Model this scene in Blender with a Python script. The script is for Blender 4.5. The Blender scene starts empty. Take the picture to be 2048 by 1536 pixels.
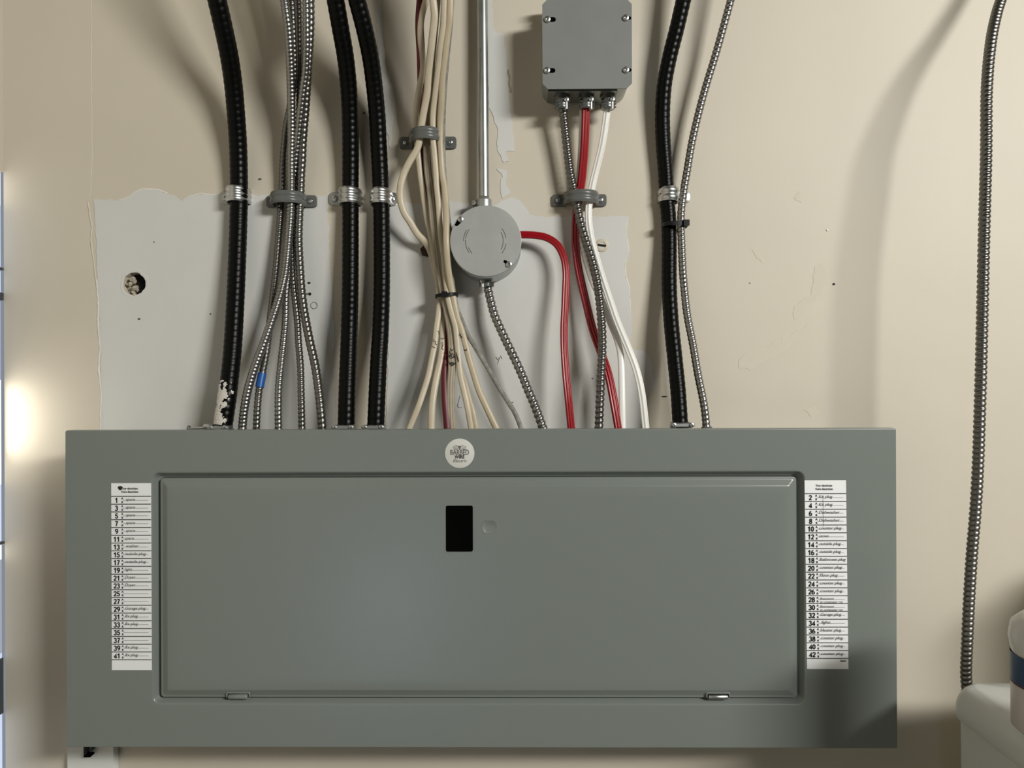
import bpy, bmesh, math, random
from mathutils import Vector, Matrix, noise
random.seed(7)
S = bpy.context.scene
C = S.collection
PI = math.pi
# ------------------------------------------------------------------ camera
CAMZ = 1.25
F = 1550.0
cam = bpy.data.cameras.new('camera'); camo = bpy.data.objects.new('camera', cam); C.objects.link(camo)
cam.sensor_width = 36; cam.lens = F / 2048 * 36; cam.clip_start = .01
ROT = Matrix.Rotation(math.radians(.6), 4, 'Z') @ Matrix.Rotation(math.radians(90), 4, 'X') @ Matrix.Rotation(math.radians(-.2), 4, 'Z')
CAMP = Vector((0, -1, CAMZ))
camo.matrix_world = Matrix.Translation(CAMP) @ ROT
S.camera = camo
_o = ROT.to_3x3() @ Vector((0, 0, -1)); 
def P(px, py, d):
    """point at distance d in front of the wall (wall = plane y 0)"""
    r = ROT.to_3x3() @ Vector(((px - OX) / F, (OY - py) / F, -1))
    t = (-d - CAMP.y) / r.y
    return CAMP + r * t
OX, OY = 1024, 768
# ------------------------------------------------------------------ light
S.view_settings.view_transform = 'Standard'; S.view_settings.look = 'None'
S.view_settings.gamma = 1; S.view_settings.use_curve_mapping = False
S.view_settings.exposure = 0.0
w = bpy.data.worlds.new('world'); S.world = w; w.use_nodes = True
w.node_tree.nodes['Background'].inputs[0].default_value = (.75, .85, 1, 1)
w.node_tree.nodes['Background'].inputs[1].default_value = .3
def area(name, loc, target, sx, sy, power, col):
    l = bpy.data.lights.new(name, 'AREA'); l.shape = 'RECTANGLE'; l.size = sx; l.size_y = sy
    l.energy = power; l.color = col
    o = bpy.data.objects.new(name, l); C.objects.link(o); o.location = loc
    o.rotation_euler = (Vector(target) - Vector(loc)).to_track_quat('-Z', 'Y').to_euler()
    return o
area('window_light', (2.02, -2.3, 2.28), (0.25, 0, 1.1), 1.05, .28, 105, (1, .985, .95))
area('left_window_light', (P(8, 600, 0).x + .0006, -.032, CAMZ - .044), (.2, -.032, CAMZ - .044), 0.05, .085, .085, (1, .95, .87))
area('door_reflection_light', (-.86, -3.0, .22), (-.2, 0, 1.0), .42, .5, 4.6, (.62, .76, 1)).data.spread = math.radians(40)  # added lamp with no window behind it, makes the bluish reflection on the door

# ------------------------------------------------------------------ materials
def mat(name, col, rough=.5, metal=0, bump=0, bscale=60, var=0, vscale=8, spec=.5, coat=0, emit=None, estr=0, var2=None):
    m = bpy.data.materials.new(name); m.use_nodes = True
    nt = m.node_tree; b = nt.nodes['Principled BSDF']
    b.inputs['Base Color'].default_value = (*col, 1); b.inputs['Roughness'].default_value = rough
    b.inputs['Metallic'].default_value = metal; b.inputs['Specular IOR Level'].default_value = spec
    if coat: b.inputs['Coat Weight'].default_value = coat
    if emit: b.inputs['Emission Color'].default_value = (*emit, 1); b.inputs['Emission Strength'].default_value = estr
    g = nt.nodes.new('ShaderNodeNewGeometry')
    if var or var2:
        n = nt.nodes.new('ShaderNodeTexNoise'); n.inputs['Scale'].default_value = vscale; n.inputs['Detail'].default_value = 5
        nt.links.new(g.outputs['Position'], n.inputs['Vector'])
        r = nt.nodes.new('ShaderNodeValToRGB'); r.color_ramp.elements[0].position = .3; r.color_ramp.elements[1].position = .72
        lo = [c * (1 - var) for c in col]; hi = var2 if var2 else [min(1, c * (1 + var)) for c in col]
        r.color_ramp.elements[0].color = (*lo, 1); r.color_ramp.elements[1].color = (*hi, 1)
        nt.links.new(n.outputs['Fac'], r.inputs['Fac']); nt.links.new(r.outputs['Color'], b.inputs['Base Color'])
    if bump:
        n = nt.nodes.new('ShaderNodeTexNoise'); n.inputs['Scale'].default_value = bscale; n.inputs['Detail'].default_value = 4
        nt.links.new(g.outputs['Position'], n.inputs['Vector'])
        bp = nt.nodes.new('ShaderNodeBump'); bp.inputs['Strength'].default_value = bump; bp.inputs['Distance'].default_value = .002
        nt.links.new(n.outputs['Fac'], bp.inputs['Height']); nt.links.new(bp.outputs['Normal'], b.inputs['Normal'])
    return m
M = dict(
    wall=mat('beige_wall_paint', (.58, .53, .43), .55, bump=.12, bscale=25, var=.03, vscale=5),
    ridge=mat('beige_paint_ridge', (.62, .57, .47), .5, bump=.2, bscale=200),
    plaster=mat('bare_primer', (.60, .60, .565), .75, bump=.1, bscale=60, var=.03, vscale=9),
    plaster_edge=mat('torn_plaster', (.72, .70, .65), .8, bump=.4, bscale=400),
    smear=mat('spackle_smear', (.60, .555, .45), .7),
    roomwall=mat('room_wall', (.045, .042, .038), .8),  # unseen room surfaces coloured near black to limit bounced light
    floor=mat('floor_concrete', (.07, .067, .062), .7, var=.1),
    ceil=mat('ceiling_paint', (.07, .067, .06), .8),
    panel=mat('grey_enamel', (.180, .202, .183), .29, bump=.015, bscale=900, spec=.5),
    boxgrey=mat('grey_box_enamel', (.20, .212, .20), .38, spec=.5, var=.04, vscale=30),
    galv=mat('galvanised_steel', (.40, .42, .41), .42, metal=.75, var=.10, vscale=40, bump=.05, bscale=200),
    steel=mat('zinc_steel', (.56, .57, .56), .34, metal=1),
    steeldark=mat('dark_cast_zinc', (.22, .23, .22), .35, metal=.9),
    bx=mat('armour_steel', (.31, .305, .29), .33, metal=1),
    bxdark=mat('dull_armour_steel', (.20, .195, .18), .35, metal=1),
    lidgalv=mat('galvanised_lid', (.52, .54, .52), .36, metal=.5, var=.08, vscale=30),
    emt=mat('conduit_steel', (.44, .47, .46), .34, metal=.95, var=.10, vscale=60),
    black=mat('black_jacket', (.0014, .0018, .0014), .33, spec=.14),
    blackp=mat('black_plastic', (.0025, .003, .0025), .5, spec=.3),
    pureblack=mat('black_recess', (.0008, .001, .0008), .9, spec=.05),
    cream=mat('cream_jacket', (.47, .40, .275), .42, var=.07, vscale=30),
    cream2=mat('pale_cream_jacket', (.53, .465, .345), .42, var=.07, vscale=40),
    tan=mat('dusty_tan_jacket', (.33, .285, .205), .5, var=.15, vscale=60),
    greyj=mat('grey_dirty_jacket', (.22, .215, .185), .5, var=.35, vscale=160),
    white=mat('white_jacket', (.80, .79, .74), .32),
    red=mat('red_jacket', (.30, .004, .010), .27),
    redd=mat('dark_red_jacket', (.10, .002, .007), .45),
    strapgrey=mat('grey_plastic', (.115, .12, .112), .30),
    blue=mat('blue_tape', (.006, .085, .32), .4),
    paper=mat('white_paper', (.84, .86, .85), .55),
    sticker=mat('sticker_paper', (.62, .62, .57), .5),
    ink=mat('black_ink', (.012, .012, .012), .7),
    pen=mat('pen_ink', (.10, .10, .10), .8),
    pencil=mat('pencil', (.12, .12, .12), .8),
    ruling=mat('label_ruling', (.15, .15, .15), .8),
    greyink=mat('grey_ink', (.13, .12, .11), .7),
    brown=mat('brown_plug', (.035, .012, .006), .7),
    brownstain=mat('brown_stain', (.16, .11, .06), .8),
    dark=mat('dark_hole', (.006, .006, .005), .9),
    rubble=mat('rubble', (.40, .36, .28), .9, var=.5, vscale=260, bump=.6, bscale=300),
    anchor=mat('beige_anchor', (.55, .50, .38), .5),
    enamel=mat('white_enamel', (.54, .56, .53), .28, spec=.5),
    bottle=mat('pale_bottle', (.55, .51, .47), .3),
    cap=mat('bottle_cap', (.62, .61, .58), .25),
    navy=mat('navy_label', (.02, .05, .11), .35),
    maroon=mat('maroon_band', (.12, .02, .03), .4),
    plate=mat('white_plastic', (.70, .72, .69), .4),
    glassw=mat('window_glow_white', (.8, .8, .8), .5, emit=(1, .97, .92), estr=1.1),
    glassb=mat('window_glow_blue', (.5, .55, .7), .5, emit=(.62, .72, .95), estr=.55),
    glassd=mat('window_glow_dim', (.3, .32, .38), .5, emit=(.36, .39, .48), estr=.5),
    frame=mat('dark_frame', (.05, .055, .06), .5),
    splat=mat('dried_plaster', (.62, .58, .52), .9, bump=.5, bscale=350),
    box2=mat('shadow_carton', (.5, .45, .4), .7),
)
# ------------------------------------------------------------------ helpers
WO = {}
def link(o, parent, wpos):
    WO[o.name] = Vector(wpos); C.objects.link(o)
    if parent is not None:
        o.parent = parent; o.location = Vector(wpos) - WO[parent.name]
    else: o.location = wpos
    return o
def empty(name, loc, label=None, cat=None, group=None, kind=None):
    o = bpy.data.objects.new(name, None); o.empty_display_size = .02
    link(o, None, loc); return tag(o, label, cat, group, kind)
def tag(o, label=None, cat=None, group=None, kind=None):
    if label: o['label'] = label
    if cat: o['category'] = cat
    if group: o['group'] = group
    if kind: o['kind'] = kind
    return o
def make(name, V, Fs, m, parent=None, smooth=True, label=None):
    V = [Vector(v) for v in V]
    c = sum(V, Vector()) / len(V)
    me = bpy.data.meshes.new(name); me.from_pydata([v - c for v in V], [], Fs); me.materials.append(m)
    bm = bmesh.new(); bm.from_mesh(me); bmesh.ops.recalc_face_normals(bm, faces=bm.faces); bm.to_mesh(me); bm.free()
    if smooth: me.polygons.foreach_set('use_smooth', [True] * len(me.polygons))
    me.update()
    o = bpy.data.objects.new(name, me); link(o, parent, c)
    if label: o['label'] = label
    return o
class MB:
    def __init__(s): s.V = []; s.F = []
    def add(s, V, Fs):
        n = len(s.V); s.V += [Vector(v) for v in V]; s.F += [tuple(i + n for i in f) for f in Fs]
    def box(s, x0, x1, y0, y1, z0, z1):
        V = [(x, y, z) for x in (x0, x1) for y in (y0, y1) for z in (z0, z1)]
        s.add(V, [(0, 1, 3, 2), (4, 6, 7, 5), (0, 4, 5, 1), (2, 3, 7, 6), (0, 2, 6, 4), (1, 5, 7, 3)])
    def rings(s, R, cap0=True, cap1=True, closed=True):
        """R: list of rings (lists of points)"""
        n = len(R[0]); V = [p for r in R for p in r]; Fs = []
        for i in range(len(R) - 1):
            for j in range(n if closed else n - 1):
                a = i * n + j; b = i * n + (j + 1) % n
                Fs.append((a, b, b + n, a + n))
        if cap0: Fs.append(tuple(range(n - 1, -1, -1)))
        if cap1: Fs.append(tuple((len(R) - 1) * n + j for j in range(n)))
        s.add(V, Fs)
    def cyl(s, p0, p1, r0, r1=None, n=20, bevel=0):
        r1 = r0 if r1 is None else r1
        p0 = Vector(p0); p1 = Vector(p1); a = (p1 - p0).normalized()
        u = a.orthogonal().normalized(); v = a.cross(u)
        def ring(c, r): return [c + u * r * math.cos(2 * PI * k / n) + v * r * math.sin(2 * PI * k / n) for k in range(n)]
        if bevel:
            s.rings([ring(p0, r0 - bevel), ring(p0 + a * bevel, r0), ring(p1 - a * bevel, r1), ring(p1, r1 - bevel)])
        else: s.rings([ring(p0, r0), ring(p1, r1)])
    def lathe(s, c, prof, axis=Vector((0, -1, 0)), n=24, cap0=True, cap1=True):
        c = Vector(c); a = Vector(axis).normalized(); u = a.orthogonal().normalized(); v = a.cross(u)
        s.rings([[c + a * h + u * r * math.cos(2 * PI * k / n) + v * r * math.sin(2 * PI * k / n) for k in range(n)] for r, h in prof], cap0, cap1)
    def build(s, name, m, parent=None, smooth=True, label=None, sharp=True):
        o = make(name, s.V, s.F, m, parent, smooth, label)
        if smooth and sharp: flat_shade_sharp(o, 48)
        return o
def flat_shade_sharp(o, ang=35):
    me = o.data; bm = bmesh.new(); bm.from_mesh(me)
    for e in bm.edges:
        if len(e.link_faces) == 2 and e.calc_face_angle(0) > math.radians(ang): e.smooth = False
    bm.to_mesh(me); bm.free(); return o
def catmull(pts, step):
    p = [pts[0] * 2 - pts[1]] + pts + [pts[-1] * 2 - pts[-2]]; out = []
    for i in range(1, len(p) - 2):
        a, b, c, d = p[i - 1:i + 3]
        for k in range(12):
            t = k / 12
            out.append(.5 * ((2 * b) + (c - a) * t + (2 * a - 5 * b + 4 * c - d) * t * t + (3 * b - a - 3 * c + d) * t ** 3))
    out.append(pts[-1])
    # light smoothing of traced jitter
    for _ in range(4):
        out = [out[0]] + [(out[i - 1] + out[i] * 2 + out[i + 1]) / 4 for i in range(1, len(out) - 1)] + [out[-1]]
    L = [0]
    for i in range(1, len(out)): L.append(L[-1] + (out[i] - out[i - 1]).length)
    n = max(4, int(L[-1] / step)); res = []; j = 0
    for k in range(n + 1):
        t = L[-1] * k / n
        while j < len(L) - 2 and L[j + 1] < t: j += 1
        f = (t - L[j]) / max(1e-9, L[j + 1] - L[j]); res.append(out[j].lerp(out[j + 1], f))
    return res, L[-1] / n
def frames(c):
    fr = []
    for i in range(len(c)):
        T = (c[min(i + 1, len(c) - 1)] - c[max(i - 1, 0)]).normalized()
        N = Vector((0, -1, 0)); N = (N - T * N.dot(T)).normalized(); U = T.cross(N)
        fr.append((T, U, N))
    return fr
def tube(name, pts, m, r=.005, pitch=0, amp=0, n=16, sec=None, twist=None, parent=None, label=None, round_hump=True, power=.55):
    step = pitch / 7 if pitch else .004
    c, st = catmull(pts, step); fr = frames(c); R = []
    for i, (p, (T, U, N)) in enumerate(zip(c, fr)):
        ring = []
        ph0 = i * st / pitch if pitch else 0
        tw = twist(i / (len(c) - 1)) if callable(twist) else (twist or 0)
        if sec:
            for (a, b) in sec:
                ca, sa = math.cos(tw), math.sin(tw)
                ring.append(p + U * (a * ca - b * sa) + N * (a * sa + b * ca))
        else:
            for k in range(n):
                th = 2 * PI * k / n
                if pitch:
                    t = (ph0 + k / n) % 1
                    rr = r - amp + amp * abs(math.sin(PI * t)) ** power
                else: rr = r
                ring.append(p + U * rr * math.cos(th) + N * rr * math.sin(th))
        R.append(ring)
    mb = MB(); mb.rings(R); return mb.build(name, m, parent, True, label, sharp=False), c, fr
def flat(wd, h, lobes=3, k=.12, n=36):
    out = []
    for i in range(n):
        th = 2 * PI * i / n
        x = math.cos(th); y = math.sin(th)
        yy = math.copysign(abs(y) ** .75, y) * (1 + (k * math.cos(lobes * PI * x) if lobes else 0)) / (1 + k)
        out.append((x * wd, yy * h))
    return out
def T3(path): return [P(*q) for q in path]
def to_ceiling(pts, x, d=.12, z=2.415):
    p = pts[0]; q = Vector((x, -d, z)); L = (q - p).length; t0 = (p - pts[1]).normalized() * L; t1 = Vector((0, 0, L)); out = []
    n = max(3, int(L / (p - pts[1]).length)); n = min(n, 16)
    for i in range(n, 0, -1):
        t = i / n; out.append(p * (2*t**3 - 3*t*t + 1) + t0 * (t**3 - 2*t*t + t) + q * (3*t*t - 2*t**3) + t1 * (t**3 - t*t))
    return out + pts
def rrect(x0, x1, z0, z1, r, y, seg=5):
    out = []
    for cx, cz, a0 in ((x1 - r, z1 - r, 0), (x0 + r, z1 - r, 90), (x0 + r, z0 + r, 180), (x1 - r, z0 + r, 270)):
        for k in range(seg + 1):
            a = math.radians(a0 + 90 * k / seg); out.append(Vector((cx + r * math.cos(a), y, cz + r * math.sin(a))))
    return out
def fill_poly(outer, holes=()):
    """triangulated flat face with holes; returns V,F"""
    bm = bmesh.new()
    for lp in [outer, *holes]:
        vs = [bm.verts.new(v) for v in lp]
        for i in range(len(vs)): bm.edges.new((vs[i], vs[(i + 1) % len(vs)]))
    bmesh.ops.triangle_fill(bm, use_beauty=True, use_dissolve=False, edges=bm.edges[:])
    bm.verts.index_update(); V = [v.co.copy() for v in bm.verts]; Fs = [tuple(v.index for v in f.verts) for f in bm.faces]; bm.free()
    return V, Fs
def text_mesh(jobs):
    """jobs: (string, x, z, size, shear, bold, align, xscale) -> V,F in the x,z plane (y 0)"""
    mb = MB()
    for (s, x, z, size, shear, bold, align, xs) in jobs:
        cu = bpy.data.curves.new('t', 'FONT'); cu.body = s; cu.size = size; cu.shear = shear; cu.align_x = align; cu.align_y = 'CENTER'
        cu.resolution_u = 2; cu.offset = bold * size
        ob = bpy.data.objects.new('t', cu); C.objects.link(ob)
        me = bpy.data.meshes.new_from_object(ob)
        mb.add([(v.co.x * xs + x, 0, v.co.y + z) for v in me.vertices], [tuple(p.vertices) for p in me.polygons])
        bpy.data.objects.remove(ob); bpy.data.curves.remove(cu); bpy.data.meshes.remove(me)
    return mb

# ------------------------------------------------------------------ the room
XL = P(8, 600, 0).x
def ragged(pts, amp=.0012, step=.003, seed=0, d=0, close=True):
    q = [P(a, b, d) for a, b in pts]; out = []
    for i in range(len(q) if close else len(q) - 1):
        a = q[i]; b = q[(i + 1) % len(q)]; n = max(1, int((b - a).length / step))
        for k in range(n):
            p = a.lerp(b, k / n)
            nv = noise.noise_vector(Vector((p.x * 130, p.z * 130, seed))) + noise.noise_vector(Vector((p.x * 420, p.z * 420, seed + 5))) * .7
            out.append(Vector((p.x + nv.x * amp, p.y, p.z + nv.y * amp)))
    return out
hc = P(269, 568, 0)
def holeloop(r, y, j=.0016):
    return [Vector((hc.x + (r + j * noise.noise(Vector((math.cos(a) * 2.5, math.sin(a) * 2.5, 3)))) * math.cos(a), y,
                    hc.z + (r + j * noise.noise(Vector((math.cos(a) * 2.5, math.sin(a) * 2.5, 3)))) * math.sin(a))) for a in [2 * PI * k / 28 for k in range(28)]]
V, Fs = fill_poly([Vector((XL, 0, 0)), Vector((2.3, 0, 0)), Vector((2.3, 0, 2.42)), Vector((XL, 0, 2.42))], [holeloop(.0150, 0)])
wb = MB(); wb.add(V, Fs)
wb.rings([holeloop(.0150, 0), holeloop(.0140, .012)], False, False)
wall_back = wb.build('wall_back', M['wall'], None, False); tag(wall_back, 'beige painted wall with torn bare patches', None, None, 'structure')
def patch(name, pts, m, t=.0006, holes=(), seed=0, amp=.0017, label=None, edge=None):
    lp = ragged(pts, amp, seed=seed)
    top = [p + Vector((0, -t, 0)) for p in lp]
    V, Fs = fill_poly(top, [[p + Vector((0, -t, 0)) for p in h] for h in holes])
    mb = MB(); mb.add(V, Fs)
    mb.rings([[p for p in lp], top], False, False)
    return mb.build(name, m, wall_back, False, label)
P1 = [(189, 398), (238, 401), (258, 396), (270, 384), (290, 379), (318, 380), (336, 388), (352, 392), (358, 398), (364, 402), (368, 397), (376, 396), (379, 391), (402, 389), (440, 391), (500, 392), (560, 389),
      (620, 391), (655, 392), (657, 470), (661, 540), (667, 600), (668, 700), (669, 800), (669, 900), (203, 900), (201, 800), (203, 740), (199, 660), (197, 600), (195, 540), (192, 470)]
patch('bare_drywall', P1, M['plaster'], holes=[holeloop(.0162, 0)], seed=1, label='large bare grey-white drywall patch left, around the broken hole')
P2 = [(778, 412), (800, 405), (850, 408), (900, 402), (985, 412), (1003, 402), (1022, 396), (1038, 400), (1050, 415), (1062, 430), (1100, 434), (1180, 432), (1256, 433), (1253, 470), (1258, 500),
      (1250, 530), (1252, 555), (1259, 575), (1261, 640), (1262, 700), (1285, 700), (1300, 712), (1306, 745), (1308, 775), (1292, 795), (1283, 830), (1280, 900), (772, 900), (776, 700), (780, 500)]
patch('bare_drywall', P2, M['plaster'], seed=2, label='bare grey-white drywall patch behind the round box')
P3 = [(979, -30), (984, 40), (990, 66), (1006, 66), (1012, 110), (1014, 160), (1020, 210), (1026, 270), (1030, 301), (1010, 303), (1017, 322), (1006, 324), (994, 300), (996, 262), (988, 235), (978, 215), (974, 120), (970, -30)]
patch('bare_drywall', P3, M['plaster'], seed=3, label='torn bare strip beside the steel conduit')
patch('bare_drywall', [(994, 337), (1015, 341), (1012, 372), (1024, 384), (1005, 396), (1000, 380), (1004, 352)], M['plaster'], seed=4, label='small torn bare patch above the round box')
patch('bare_drywall', [(748, -20), (760, -20), (768, 90), (779, 190), (786, 240), (779, 300), (772, 240), (760, 140)], M['plaster'], seed=8, label='narrow bare strip beside a black conduit')
for k, pts in enumerate([[(1474, 722), (1500, 700), (1530, 694), (1575, 672), (1620, 645), (1612, 668), (1570, 700), (1530, 722), (1500, 738), (1478, 735)],
                         [(1630, 530), (1652, 528), (1652, 560), (1640, 590), (1600, 625), (1590, 640), (1585, 620), (1622, 585)],
                         [(1503, 498), (1512, 496), (1530, 522), (1522, 526)], [(1590, 385), (1605, 384), (1600, 404), (1590, 402)],
                         [(1606, 820), (1630, 812), (1640, 826), (1620, 832)]]):
    patch('spackle_smear', pts, M['smear'], t=.0003, seed=20 + k, amp=.003)
def ribbon(name, pts, wd, t, m, label=None, seed=0, amp=.0008):
    q = ragged(pts, amp, .004, seed, close=False); R = []
    for i, p in enumerate(q):
        T = (q[min(i + 1, len(q) - 1)] - q[max(0, i - 1)]).normalized(); U = T.cross(Vector((0, 1, 0)))
        a = wd * (.6 + .6 * abs(noise.noise(p * 90))); h = t * (.5 + abs(noise.noise(p * 120)))
        R.append([p - U * a, p - U * a * .4 + Vector((0, -h, 0)), p + U * a * .4 + Vector((0, -h, 0)), p + U * a])
    mb = MB(); mb.rings(R, False, False, closed=False); return mb.build(name, m, wall_back, True, label)
ribbon('paint_ridge', [(183, -30), (182, 150), (184, 300), (181, 380), (177, 402)], .0012, .00035, M['ridge'])
ribbon('paint_ridge', [(176, 403), (180, 430), (184, 455), (182, 480), (187, 520), (192, 560), (195, 600)], .0011, .0013, M['ridge'], seed=3)
ribbon('torn_edge', [(194, 560), (197, 600), (196, 650), (200, 690), (198, 740), (203, 790), (201, 870)], .0015, .0014, M['plaster_edge'], seed=4)
ribbon('torn_edge', [(238, 400), (258, 395), (270, 384), (290, 378), (318, 380), (336, 388), (345, 391)], .0016, .0010, M['plaster_edge'], seed=5)
ribbon('torn_edge', [(376, 393), (402, 388), (440, 390)], .0014, .0010, M['plaster_edge'], seed=6)
ribbon('torn_edge', [(1255, 433), (1252, 470), (1258, 500), (1250, 530), (1252, 555), (1259, 575), (1261, 640)], .0010, .0008, M['plaster_edge'], seed=7)
ribbon('torn_edge', [(1017, 140), (1019, 165), (1022, 190)], .0016, .0012, M['tan'], seed=9, amp=.0019)
# inside of the hole
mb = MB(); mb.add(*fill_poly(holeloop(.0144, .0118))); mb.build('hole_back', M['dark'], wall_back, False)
mb = MB()
for i in range(26):
    a = random.uniform(.6 * PI, 1.55 * PI); r = random.uniform(.004, .0135)
    c = Vector((hc.x + r * math.cos(a) + .001, random.uniform(.002, .010), hc.z + r * math.sin(a)))
    s = random.uniform(.0018, .0036)
    mb.lathe(c, [(s * .2, -s), (s * .9, -s * .4), (s, s * .2), (s * .5, s * .8)], (random.uniform(-1, 1), -1, random.uniform(-1, 1)), 7)
tag(mb.build('broken_plaster', M['rubble'], wall_back, False), 'crumbled plaster inside the wall hole', kind='stuff')
lp0, lp1, lp2 = holeloop(.0148, -.0007), holeloop(.0165, -.0014), holeloop(.0195, -.0006, .004)
mb = MB(); mb.rings([lp0, lp1, lp2], False, False); mb.build('hole_rim', M['plaster'], wall_back)
# marks on the wall
def spot(px, py, r, m, name, t=.0009, asp=1):
    c = P(px, py, t); mb = MB(); mb.add([c + Vector((r * asp * math.cos(a), 0, r * math.sin(a))) for a in [2 * PI * k / 10 for k in range(10)]] + [c + Vector((r * asp * .7 * math.cos(a), -.0003, r * .7 * math.sin(a))) for a in [2 * PI * k / 10 for k in range(10)]],
        [(k, (k + 1) % 10, 10 + (k + 1) % 10, 10 + k) for k in range(10)] + [tuple(range(10, 20))])
    return mb.build(name, m, wall_back)
spot(618, 566, .0014, M['dark'], 'nail_hole', asp=1.6); spot(619.5, 588, .0021, M['dark'], 'screw_hole')
spot(613, 588, .0012, M['brownstain'], 'rust_mark', .0008, 3); spot(278, 638, .0014, M['pencil'], 'nail_hole', asp=1.4)
spot(421, 628, .0012, M['pencil'], 'nail_hole'); spot(1668, 568, .0014, M['dark'], 'nail_hole'); spot(308, 484, .0010, M['pencil'], 'nail_hole')
spot(520, 358, .0012, M['pencil'], 'nail_hole', asp=2); spot(728, 226, .0016, M['pencil'], 'nail_hole'); spot(1329, 793, .0008, M['dark'], 'scratch', asp=5); spot(1655, 460, .0013, M['white'], 'paint_drip')
spot(1025, 805, .0008, M['pencil'], 'nail_hole', asp=1.3); spot(1185, 757, .0009, M['pencil'], 'nail_hole', asp=1.4); spot(1500, 566, .0007, M['pencil'], 'nail_hole')
def line(pts, r, m, name, parent=wall_back, d=.0009):
    q = [P(a, b, d) for a, b in pts]; return tube(name, q, m, r, n=6, parent=parent)[0]
circ = [(628 + 7 * math.cos(a), 611 + 7 * math.sin(a)) for a in [2 * PI * k / 12 for k in range(13)]]
line(circ, .00035, M['greyink'], 'pencil_mark')
line([(920, 792), (917, 803), (915, 815), (924, 815)], .0003, M['pencil'], 'pencil_mark')
line([(992, 714), (996, 720), (1001, 711), (998, 720), (995, 727)], .0003, M['pencil'], 'pencil_mark'); line([(1001, 711), (1004, 718)], .0003, M['pencil'], 'pencil_mark')
# wall anchor
a0 = P(1204, 491, 0); mb = MB(); mb.lathe(a0, [(.0088, 0), (.0086, .0010), (.0078, .0015), (.0045, .0013), (.0040, .0004)], n=28)
an = mb.build('wall_anchor', M['anchor']); tag(an, 'beige plastic screw anchor set in the bare patch right of the white cable', 'anchor')
mb = MB(); mb.box(a0.x - .0058, a0.x + .0052, a0.y - .0018, a0.y - .0006, a0.z - .0012, a0.z + .0012); mb.V = [a0 + Matrix.Rotation(.12, 3, 'Y') @ (v - a0) for v in mb.V]
mb.build('slot', M['dark'], an)
# brown plug
b0 = P(853, 502, 0); mb = MB(); mb.lathe(b0, [(.0082, 0), (.0080, .005), (.0068, .007)], n=6)
tag(flat_shade_sharp(mb.build('wall_plug', M['brown'])), 'small dark brown plug on the wall behind the cream cables', 'plug')
# other walls, ceiling and floor
def slab(name, x0, x1, y0, y1, z0, z1, m, kind='structure', label=None):
    mb = MB(); mb.box(x0, x1, y0, y1, z0, z1); return tag(mb.build(name, m, None, False), label, None, None, kind)
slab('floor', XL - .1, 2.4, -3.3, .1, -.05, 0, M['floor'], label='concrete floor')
slab('ceiling', XL - .1, 2.4, -3.3, .1, 2.42, 2.47, M['ceil'], label='ceiling, coloured dark to limit bounced light')
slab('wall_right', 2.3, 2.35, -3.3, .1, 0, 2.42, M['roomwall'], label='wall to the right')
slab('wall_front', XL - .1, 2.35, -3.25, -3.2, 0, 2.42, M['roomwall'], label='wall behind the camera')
# left wall with a window whose frame starts right in the corner
def zy(py): return P(4, py, 0).z
slab('wall_left', XL - .05, XL, -3.2, 0, zy(345), 2.42, M['wall'], label='left wall above the window')
slab('wall_left', XL - .05, XL, -3.2, -.04, 0, zy(345), M['wall'], label='left wall beside the window')
wn = empty('window_1', (XL, -.02, zy(1600)), 'tall bright window in the left wall, seen edge-on at the frame edge', None, None, 'structure')
def pane(p0, p1, m, name='pane', x=.004):
    mb = MB(); mb.box(XL - x - .004, XL - x, -.04, -.0005, zy(p1), zy(p0)); mb.build(name, m, wn, False)
pane(345, 411, M['glassw']); pane(411, 424, M['glassb']); pane(424, 536, M['glassb']); pane(536, 541, M['frame'], 'glazing_bar', 0); pane(541, 552, M['glassb'])
pane(552, 576, M['glassb']); pane(576, 586, M['glassb']); pane(586, 601, M['frame'], 'glazing_bar', 0); pane(601, 760, M['glassd']); pane(760, 968, M['glassw'])
pane(968, 1045, M['glassb']); pane(1045, 1082, M['glassb']); pane(1082, 1087, M['frame'], 'glazing_bar', 0); pane(1087, 1118, M['glassw']); pane(1118, 1305, M['glassd'])
pane(1305, 1315, M['glassb']); pane(1315, 1425, M['frame'], 'window_panel', .002); pane(1425, 1760, M['glassb'])
slab('wall_left', XL - .05, XL, -.04, 0, 0, zy(1760), M['wall'], label='left wall below the window')

# ------------------------------------------------------------------ breaker panel
D = .10
xa = (P(128, 861, D).x + P(133, 1495, D).x) / 2; xb = (P(1792, 856, D).x + P(1796, 1497, D).x) / 2
zt = (P(128, 861, D).z + P(1792, 856, D).z) / 2; zb = (P(133, 1495, D).z + P(1796, 1497, D).z) / 2
k = .9 / F
def X(px): return xa + (px - 130.5) / (1794 - 130.5) * (xb - xa)
def Z(py): return zt + (py - 858.5) / (1496 - 858.5) * (zb - zt)
panel = empty('breaker_panel', ((xa + xb) / 2, 0, zb), 'wide grey steel breaker panel mounted sideways on the wall', 'electrical panel')
BT = Z(858.5) - .0055   # top of the steel box behind the cover
mb = MB()
R = [rrect(X(165), X(1760), Z(1465), BT, .002, y, 2) for y in (-.0005, -.088)]
mb.rings(R); mb.build('back_box', M['panel'], panel, False)
def RR(i0x, i1x, i0z, i1z, r, d, seg=5): return rrect(X(i0x), X(i1x), Z(i1z), Z(i0z), r, -d, seg)
mb = MB()
O = (130.5, 1794, 858.5, 1496)
def OR(ins, r, d): return RR(O[0] + ins, O[1] - ins, O[2] + ins, O[3] - ins, r, d)
def IR(ins, r, d): return RR(306 + ins, 1612 - ins, 943.5 + ins, 1408.5 - ins, r, d)
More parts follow.
